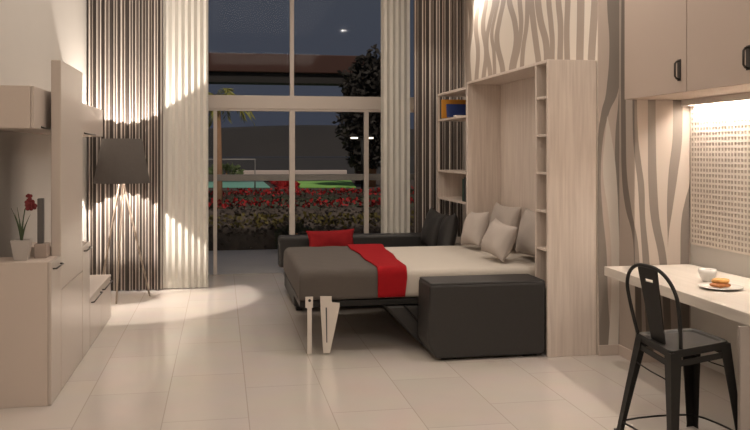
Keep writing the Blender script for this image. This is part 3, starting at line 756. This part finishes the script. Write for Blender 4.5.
# legs: folded sheet metal, wide at the top and tapering, L section
cs = {'NR': (NR, RF, RL), 'RF': (RF, NR, FA), 'FA': (FA, RF, RL), 'RL': (RL, FA, NR)}
foot = {'NR': Vector((2.302, 3.985, 0)), 'RF': Vector((2.87, 4.20, 0)), 'FA': Vector((2.80, 4.60, 0)), 'RL': Vector((2.285, 4.575, 0))}
legtop = {}
for k, (p, a, c) in cs.items():
    da, dc = (a - p).normalized(), (c - p).normalized()
    top = p + Vector((0, 0, -.012)) + (ctr - p) * .0; ft = foot[k]
    m = MB(); b = bmesh.new()
    ws = [(0, .085), (.12, .082), (.5, .066), (.97, .050), (1, .052)]
    rings = []
    for u, wd in ws:
        o_ = lerp(top, ft, u); th = .006
        inn = (da + dc) * th
        pts = [o_ + da * wd, o_, o_ + dc * wd, o_ + dc * wd + da * th, o_ + inn, o_ + da * wd + dc * th]
        if k == 'RF': pts = [q + Vector((0, 0, 0)) for q in pts]
        rings.append([b.verts.new(q) for q in pts])
    for A, B in zip(rings, rings[1:]):
        for i in range(6): b.faces.new([A[i], A[(i + 1) % 6], B[(i + 1) % 6], B[i]])
    b.faces.new(rings[0]); b.faces.new(rings[-1][::-1]); bmesh.ops.recalc_face_normals(b, faces=b.faces[:])
    m.merge(b)
    lg = m.build('leg', M['blackmetal'], t)
    MB().box(ft.x - .004, ft.x + .022, ft.y - .004, ft.y + .022, 0, .02, bev=.003).build('rubber_foot', M['charcoal'], lg) if k != 'RF' else None
# apron rails under the seat, each with a long slot gap, and low stretchers
def rail(p, q, z0, z1, name, th=.004):
    d = (q - p).normalized(); n = Vector((-d.y, d.x, 0)) * th
    m = MB(); b = bmesh.new(); a0, a1 = lerp(p, q, .06), lerp(p, q, .94)
    V = [b.verts.new((v.x + o_.x, v.y + o_.y, z)) for z in (z0, z1) for v in (a0, a1) for o_ in (-n, n)]
    for f in ((0, 1, 3, 2), (4, 6, 7, 5), (0, 4, 5, 1), (2, 3, 7, 6), (0, 2, 6, 4), (1, 5, 7, 3)): b.faces.new([V[i] for i in f])
    bmesh.ops.recalc_face_normals(b, faces=b.faces[:]); m.merge(b)
    return m.build(name, M['blackmetal'], t)
for p, q in ((NR, RF), (RF, FA), (FA, RL), (RL, NR)): rail(p * .985 + ctr * .015, q * .985 + ctr * .015, ZS - .088, ZS - .056, 'apron')
def at_leg(k, z, pull=.03):
    p = cs[k][0]; q = lerp(p, foot[k], (ZS - z) / ZS); q = q + (Vector((ctr.x, ctr.y, z)) - q) * pull; q.z = z; return q
for z, ks in ((.07, ('NR', 'RF', 'FA', 'RL')), ):
    for i in range(4):
        a, b_ = at_leg(ks[i], z), at_leg(ks[(i + 1) % 4], z); mid = (a + b_) / 2 + Vector((0, 0, .012))
        m = MB(); m.tube([a, lerp(a, mid, .5) + Vector((0, 0, .004)), mid, lerp(mid, b_, .5) + Vector((0, 0, .004)), b_], .006, 8); m.build('stretcher', M['blackmetal'], t)
for a, b_ in (('RL', 'NR'), ('FA', 'RF')):
    a, b_ = at_leg(a, .44), at_leg(b_, .44)
    m = MB(); m.tube([a, (a + b_) / 2 - Vector((0, 0, .006)), b_], .004, 8); m.build('stretcher', M['blackmetal'], t)
# back hoop and splat; the hoop rises between NR and RL and leans back a little
ex = Vector((.036, -.455, 0)).normalized(); lean = Vector((-.07, 0, 0))
ha, hb = Vector((2.39, 4.49, ZS - .01)), Vector((2.415, 4.105, ZS - .01))
TOPZ = .425
path = []
def hoop(u):  # u 0..1 from RL over the top to NR
    w_ = (hb - ha).length; c = (ha + hb) / 2; r = .17; hs = TOPZ - r
    L1, L2 = hs, PI / 2 * r; flat = w_ - 2 * r + .02
    tot = 2 * L1 + 2 * L2 + flat; s = u * tot; hw = w_ / 2 + .01
    if s < L1: x, z = -hw, s
    elif s < L1 + L2: a = (s - L1) / r; x, z = -hw + r - r * math.cos(a), hs + r * math.sin(a)
    elif s < L1 + L2 + flat: x, z = -hw + r + (s - L1 - L2), TOPZ
    elif s < L1 + 2 * L2 + flat: a = (s - L1 - L2 - flat) / r; x, z = hw - r + r * math.sin(a), hs + r * math.cos(a)
    else: x, z = hw, tot - s
    x *= 1 + .19 * math.sin(PI / 2 * min(1, z / .28))
    return c + ex * x + Vector((0, 0, z)) + lean * (z / TOPZ)
m = MB(); m.tube([hoop(i / 48) for i in range(49)], .0105, 10); m.build('back_hoop', M['blackmetal'], t)
c = (ha + hb) / 2
def splat_pt(x, z): return c + ex * x + Vector((0, 0, z)) + lean * (z / TOPZ)
b = bmesh.new(); m = MB()
def slab(x0a, x1a, x0b, x1b, za, zb, n=5):
    for i in range(n):
        u0, u1 = i / n, (i + 1) / n
        q = []
        for u in (u0, u1):
            for s_ in (0, 1):
                x = lerp(x0a, x0b, u) if s_ == 0 else lerp(x1a, x1b, u)
                q.append(splat_pt(x, lerp(za, zb, u)))
        nrm = Vector((1, 0, 0)) * .004
        V = [m.bm.verts.new(p + o_) for o_ in (-nrm, nrm) for p in q]
        for f in ((0, 1, 3, 2), (4, 6, 7, 5), (0, 4, 5, 1), (2, 3, 7, 6), (0, 2, 6, 4), (1, 5, 7, 3)): m.bm.faces.new([V[k] for k in f])
lerp_ = lerp
slab(-.062, .062, -.085, .085, -.01, .335)
slab(-.085, -.040, -.087, -.040, .335, .352, 1); slab(.040, .085, .040, .087, .335, .352, 1)     # beside the grip slot
slab(-.087, .087, -.092, .092, .352, .425, 2)
bmesh.ops.recalc_face_normals(m.bm, faces=m.bm.faces[:])
m.build('back_splat', M['blackmetal'], t)

# ================================================================== OUTDOORS
M['terrace'] = mat('terrace_stone', (.74, .67, .62), .6, var=.1, scale=2)
M['lawn'] = mat('lawn', (.30, .62, .14), .95, var=.35, scale=1.5)
M['soilbed'] = mat('garden_soil', (.085, .062, .05), .95, var=.3, scale=6)
M['hedge'] = mat('hedge_leaves', (.05, .052, .028), .7, var=.5, scale=5)
M['hedge2'] = mat('olive_leaves', (.12, .095, .02), .7, var=.5, scale=5)
M['hedge3'] = mat('dry_leaves', (.095, .073, .058), .8, var=.4, scale=5)
M['redfl'] = mat('red_blossoms', (.42, .018, .02), .7, var=.4, scale=8)
M['gwall'] = mat('garden_wall', (.70, .58, .52), .7, var=.05)
M['water'] = mat('pool_water', (.28, .66, .50), .3, var=.2, scale=1.2)
M['hill'] = mat('dark_hill', (.040, .036, .034), .95, var=.3, scale=.05)
M['roofm'] = mat('roof_timber', (.09, .038, .028), .8, var=.15, scale=1.5)
M['bark'] = mat('palm_bark', (.36, .20, .11), .9, var=.3, scale=9, bump=.3)
M['frond'] = mat('palm_frond', (.34, .33, .06), .7, var=.3, scale=4)
M['treeleaf'] = mat('tree_leaves', (.035, .03, .024), .8, var=.4, scale=3)
struct(bx('terrace', M['terrace'], (-6, 9, YW, 14.3, -.13, -.01)))
struct(bx('garden_ground', M['soilbed'], (-30, 40, 14.3, 20.9, -.3, -.03)))
struct(MB().box(-40, 60, 20.9, 30.5, -.3, .70).build('garden_ground_upper', M['soilbed']))
struct(MB().box(-60, 120, 30.5, 175, -.3, .55).build('field', M['hill']))
hl = MB()
def hz(u, v):
    x = -120 + 300 * u; y = 165 + 60 * v
    hgt = (5.2 + 1.6 * math.sin(x * .021 + 1.0) + .8 * math.sin(x * .06) - .012 * x) * math.sin(PI * min(1, v * .9 + .02))
    return (x, y, .7 + hgt * (1 if v > 0 else 0))
hl.grid(hz, 60, 10); struct(hl.build('hills', M['hill']))
def hedge(x0, x1, y0, y1, z0, z1, n, mats, share, label, cat='hedge', sz=.09, top=None):
    t = thing('hedge', label, cat, ((x0 + x1) / 2, (y0 + y1) / 2, z0), 'planted rows in the garden')
    m = MB()
    # woody body under the leaves
    nx = max(4, int((x1 - x0) / .5))
    m.grid(lambda u, v: (x0 + (x1 - x0) * u, (y0 + y1) / 2 + (y1 - y0) * .46 * math.cos(PI * v), z0 + (z1 - z0) * (.82 + .06 * math.sin(u * 90)) * math.sin(PI * v) ** .5), nx, 10)
    for _ in range(n):
        p = (random.uniform(x0, x1), random.uniform(y0, y1), random.uniform(z0, z1)) if random.random() > .6 else (random.uniform(x0, x1), random.uniform(y0, y0 + .12), random.uniform(z0, z1))
        m.leaf(p, (random.uniform(-1, 1), random.uniform(-1, .3), random.uniform(-.2, 1)), sz * random.uniform(.6, 1.3), sz * .3)
    m.build('foliage', mats[0], t)
    if len(mats) > 1:
        m = MB()
        for _ in range(int(n * share)):
            p = (random.uniform(x0, x1), random.uniform(y0 - .03, y1), z1 + random.uniform(-.14, .05) if top is None else random.uniform(z1 - top, z1 + .04))
            m.leaf(p, (random.uniform(-1, 1), random.uniform(-1, .2), random.uniform(-.1, 1)), sz * random.uniform(.6, 1.2), sz * .42)
        m.build('blossoms', mats[1], t)
hedge(-4, 7, 14.45, 15.2, -.03, .47, 2600, [M['hedge3'], M['hedge2']], .5, 'low brown hedge with yellow-green tips nearest the terrace')
hedge(-5, 8, 16.6, 17.4, -.03, .63, 2600, [M['hedge3'], M['redfl']], .42, 'middle garden row topped with red flowers', top=.09)
hedge(-6, 9, 19.7, 20.5, -.03, .70, 2600, [M['hedge'], M['redfl']], .5, 'farthest garden row of dense red flowers before the pool', top=.08)
# bush by the window mullion and red border beside the pool
def bush(c, r, n, m_, label, sz=.12, mats2=None, cat='bush', name='bush'):
    t = thing(name, label, cat, (c[0], c[1], c[2] - r[2]))
    m = MB()
    for _ in range(n):
        d = Vector((random.gauss(0, 1), random.gauss(0, 1), random.gauss(0, 1))).normalized(); k = random.uniform(.5, 1) ** .5
        p = (c[0] + d.x * r[0] * k, c[1] + d.y * r[1] * k, max(c[2] - r[2], c[2] + d.z * r[2] * k))
        m.leaf(p, d + Vector((random.uniform(-.6, .6), random.uniform(-.6, .6), random.uniform(-.4, .6))), sz * random.uniform(.6, 1.3), sz * .3)
    m.build('foliage', m_, t)
    m = MB(); m.tube([(c[0], c[1], c[2] - r[2]), (c[0] + .02, c[1], c[2] + .1)], [.04, .02], 7); m.build('stem', M['bark'], t)
    return t
bush((1.22, 13.9, .20), (.32, .25, .22), 420, M['hedge'], 'dark green bush on the terrace edge left of the black sofa', .1)
def at(px, py, z):
    a = ray(px, py); t_ = (z - H) / a[2]; return (a[0] * t_, a[1] * t_)
def poly(pts, z0, z1, name, m_):
    m = MB(); m.prism([at(px, py, z1) for px, py in pts], 'z', z0, z1); return m.build(name, m_)
o = poly([(196, 187.0), (270, 187.0), (263, 181.0), (200, 181.0)], .701, .72, 'swimming_pool', M['water']); tag(o, 'turquoise swimming pool behind the red flower rows', 'pool')
o = poly([(300, 186.8), (356, 186.8), (350, 179.2), (286, 179.2)], .701, .73, 'lawn', M['lawn']); tag(o, 'bright green lawn right of the red flower border', 'lawn', kind='stuff')
pa = [at(px, py, .72) for px, py in ((279, 188), (298, 188), (284, 180.5), (268, 180.5))]
m = MB(); m.prism(pa, 'z', .701, .74)
for _ in range(900):
    u, v = random.random(), random.random()
    q = [lerp(Vector(pa[0]), Vector(pa[1]), u), lerp(Vector(pa[3]), Vector(pa[2]), u)]; p = lerp(q[0], q[1], v)
    m.leaf((p.x, p.y, .735), (random.uniform(-1, 1), random.uniform(-1, 1), 1), .16, .06)
o = m.build('flower_border', M['redfl']); tag(o, 'red flower border running beside the pool', 'flower bed', kind='stuff')
Yg = 29.5
x0, x1 = onY(236, 170, Yg)[0], onY(347, 170, Yg)[0]
o = MB().box(x0, x1, Yg, Yg + .25, .7, onY(290, 170.3, Yg)[1], bev=.02).build('garden_wall', M['gwall']); tag(o, 'long low pale garden wall beyond the pool and lawn', 'wall'); 
# pergola-like flat roof on posts
Yr = 24.0
xa, xb = onY(150, 60, Yr)[0], onY(354, 60, Yr)[0]; zt_, zb_ = onY(280, 54, Yr)[1], onY(280, 83, Yr)[1]
t = thing('pergola', 'dark reddish-brown garden pergola beam crossing the upper window view', 'pergola', ((xa + xb) / 2, Yr, .7))
MB().box(xa, xb + .4, Yr, Yr + .9, zb_ + .30, zt_, bev=.03).build('roof', M['roofm'], t)
MB().box(xa + .1, xb - .1, Yr + .1, Yr + .8, zb_, zb_ + .299, bev=.02).build('fascia_beam', M['hill'], t)
for x in (xa + .3, xb + .25):
    for y in (Yr + .45,): MB().box(x - .14, x + .14, y - .14, y + .14, .70, zb_).build('post', M['roofm'], t)
# trees
def tree(base, hgt, crown_c, crown_r, n, m_, label, sz):
    t = thing('garden_tree', label, 'tree', base)
    m = MB(); m.tube([base, (base[0] + .1, base[1], base[2] + hgt * .5), (base[0], base[1], base[2] + hgt)], [.16, .12, .06], 9); m.build('trunk', M['bark'], t)
    m = MB()
    for _ in range(n):
        d = Vector((random.gauss(0, 1), random.gauss(0, 1), random.gauss(0, 1))).normalized(); k = random.random() ** .4 * (1 + .15 * math.sin(d.x * 9) * math.sin(d.z * 7))
        p = Vector(crown_c) + Vector((d.x * crown_r[0], d.y * crown_r[1], d.z * crown_r[2])) * k
        if p.z < base[2] + .3: continue
        m.leaf(p, (random.uniform(-1, 1), random.uniform(-1, 1), random.uniform(-1, .6)), sz * random.uniform(.6, 1.3), sz * .28)
    m.build('crown', m_, t); return t
Yt = 22.3
xc, zc_ = onY(370, 112, Yt)
tree((xc, Yt, .7), 2.6, (xc, Yt, zc_), (.85, .8, 1.65), 5600, M['treeleaf'], 'dark leafy garden tree seen through the right window panes', .19)
# palm
Yp = 19.0
xp, _ = onY(218, 120, Yp)
t = thing('palm_tree', 'palm tree with a brown trunk outside the left window pane', 'palm', (xp, Yp, -.03))
zp = onY(218, 102, Yp)[1]
m = MB(); m.tube([(xp, Yp, -.03), (xp + .02, Yp, 1.2), (xp - .01, Yp, zp)], [.11, .075, .065], 12); m.build('trunk', M['bark'], t)
for k in range(16):
    a = 2 * PI * k / 16 + .2 * math.sin(k * 5); Lf = random.uniform(.55, .8); up = random.uniform(.2, .75)
    m = MB(); sp_ = []
    for i in range(10):
        u = i / 9; r = Lf * u; sp_.append(Vector((xp + math.cos(a) * r, Yp + math.sin(a) * r, zp + up * .55 * math.sin(PI * .62 * u) * 1.3 - .55 * u * u)))
    m.tube(sp_, [.012 * (1 - .8 * i / 9) for i in range(10)], 5)
    for i in range(1, 10):
        for s_ in (-1, 1):
            d = Vector((-math.sin(a) * s_, math.cos(a) * s_, 0)) * .7 + (sp_[i] - sp_[i - 1]).normalized() * .8 + Vector((0, 0, -.4))
            m.leaf(sp_[i], d, .22, .018); m.leaf(lerp(sp_[i - 1], sp_[i], .5), d, .22, .018)
    m.build('frond', M['frond'], t)
# small round bush in front of the wall, goal-like rail, lamp post
bx_, bz_ = onY(226, 171, 28.4)
t = bush((onY(226, 171, 28.4)[0], 28.4, .92), (.55, .4, .25), 500, mat('pale_bush_leaves', (.15, .20, .08), .8, var=.4, scale=4), 'small pale green bush behind the pool', .15)
xa, z_ = onY(196, 159.5, 21.6); xb, _ = onY(255, 159.5, 21.6)
m = MB(); m.tube([(xa, 21.6, .7), (xa, 21.6, z_), (xb, 21.6, z_), (xb, 21.6, .7)], .02, 8)
o = m.build('pool_rail', mat('rail_metal', (.35, .33, .31), .4)); tag(o, 'thin metal rail standing before the pool', 'rail')
Yl = 20.95
xl, zl = onY(362, 138, Yl)
t = thing('garden_lamp', 'garden lamp post with two lit heads outside the right pane', 'lamp', (xl, Yl, .7))
m = MB(); m.tube([(xl, Yl, .7), (xl, Yl, zl - .02)], .025, 8); m.tube([(xl - .27, Yl, zl + .03), (xl + .27, Yl, zl + .03)], .015, 8); m.build('post', M['blackmetal'], t)
for s_ in (-1, 1): MB().box(xl + s_ * .2 - .09, xl + s_ * .2 + .09, Yl - .04, Yl + .04, zl - .02, zl + .02, bev=.01).build('lamp_head', emis('garden_lamp_glow', (1, .88, .72, 1), 2.2), t)
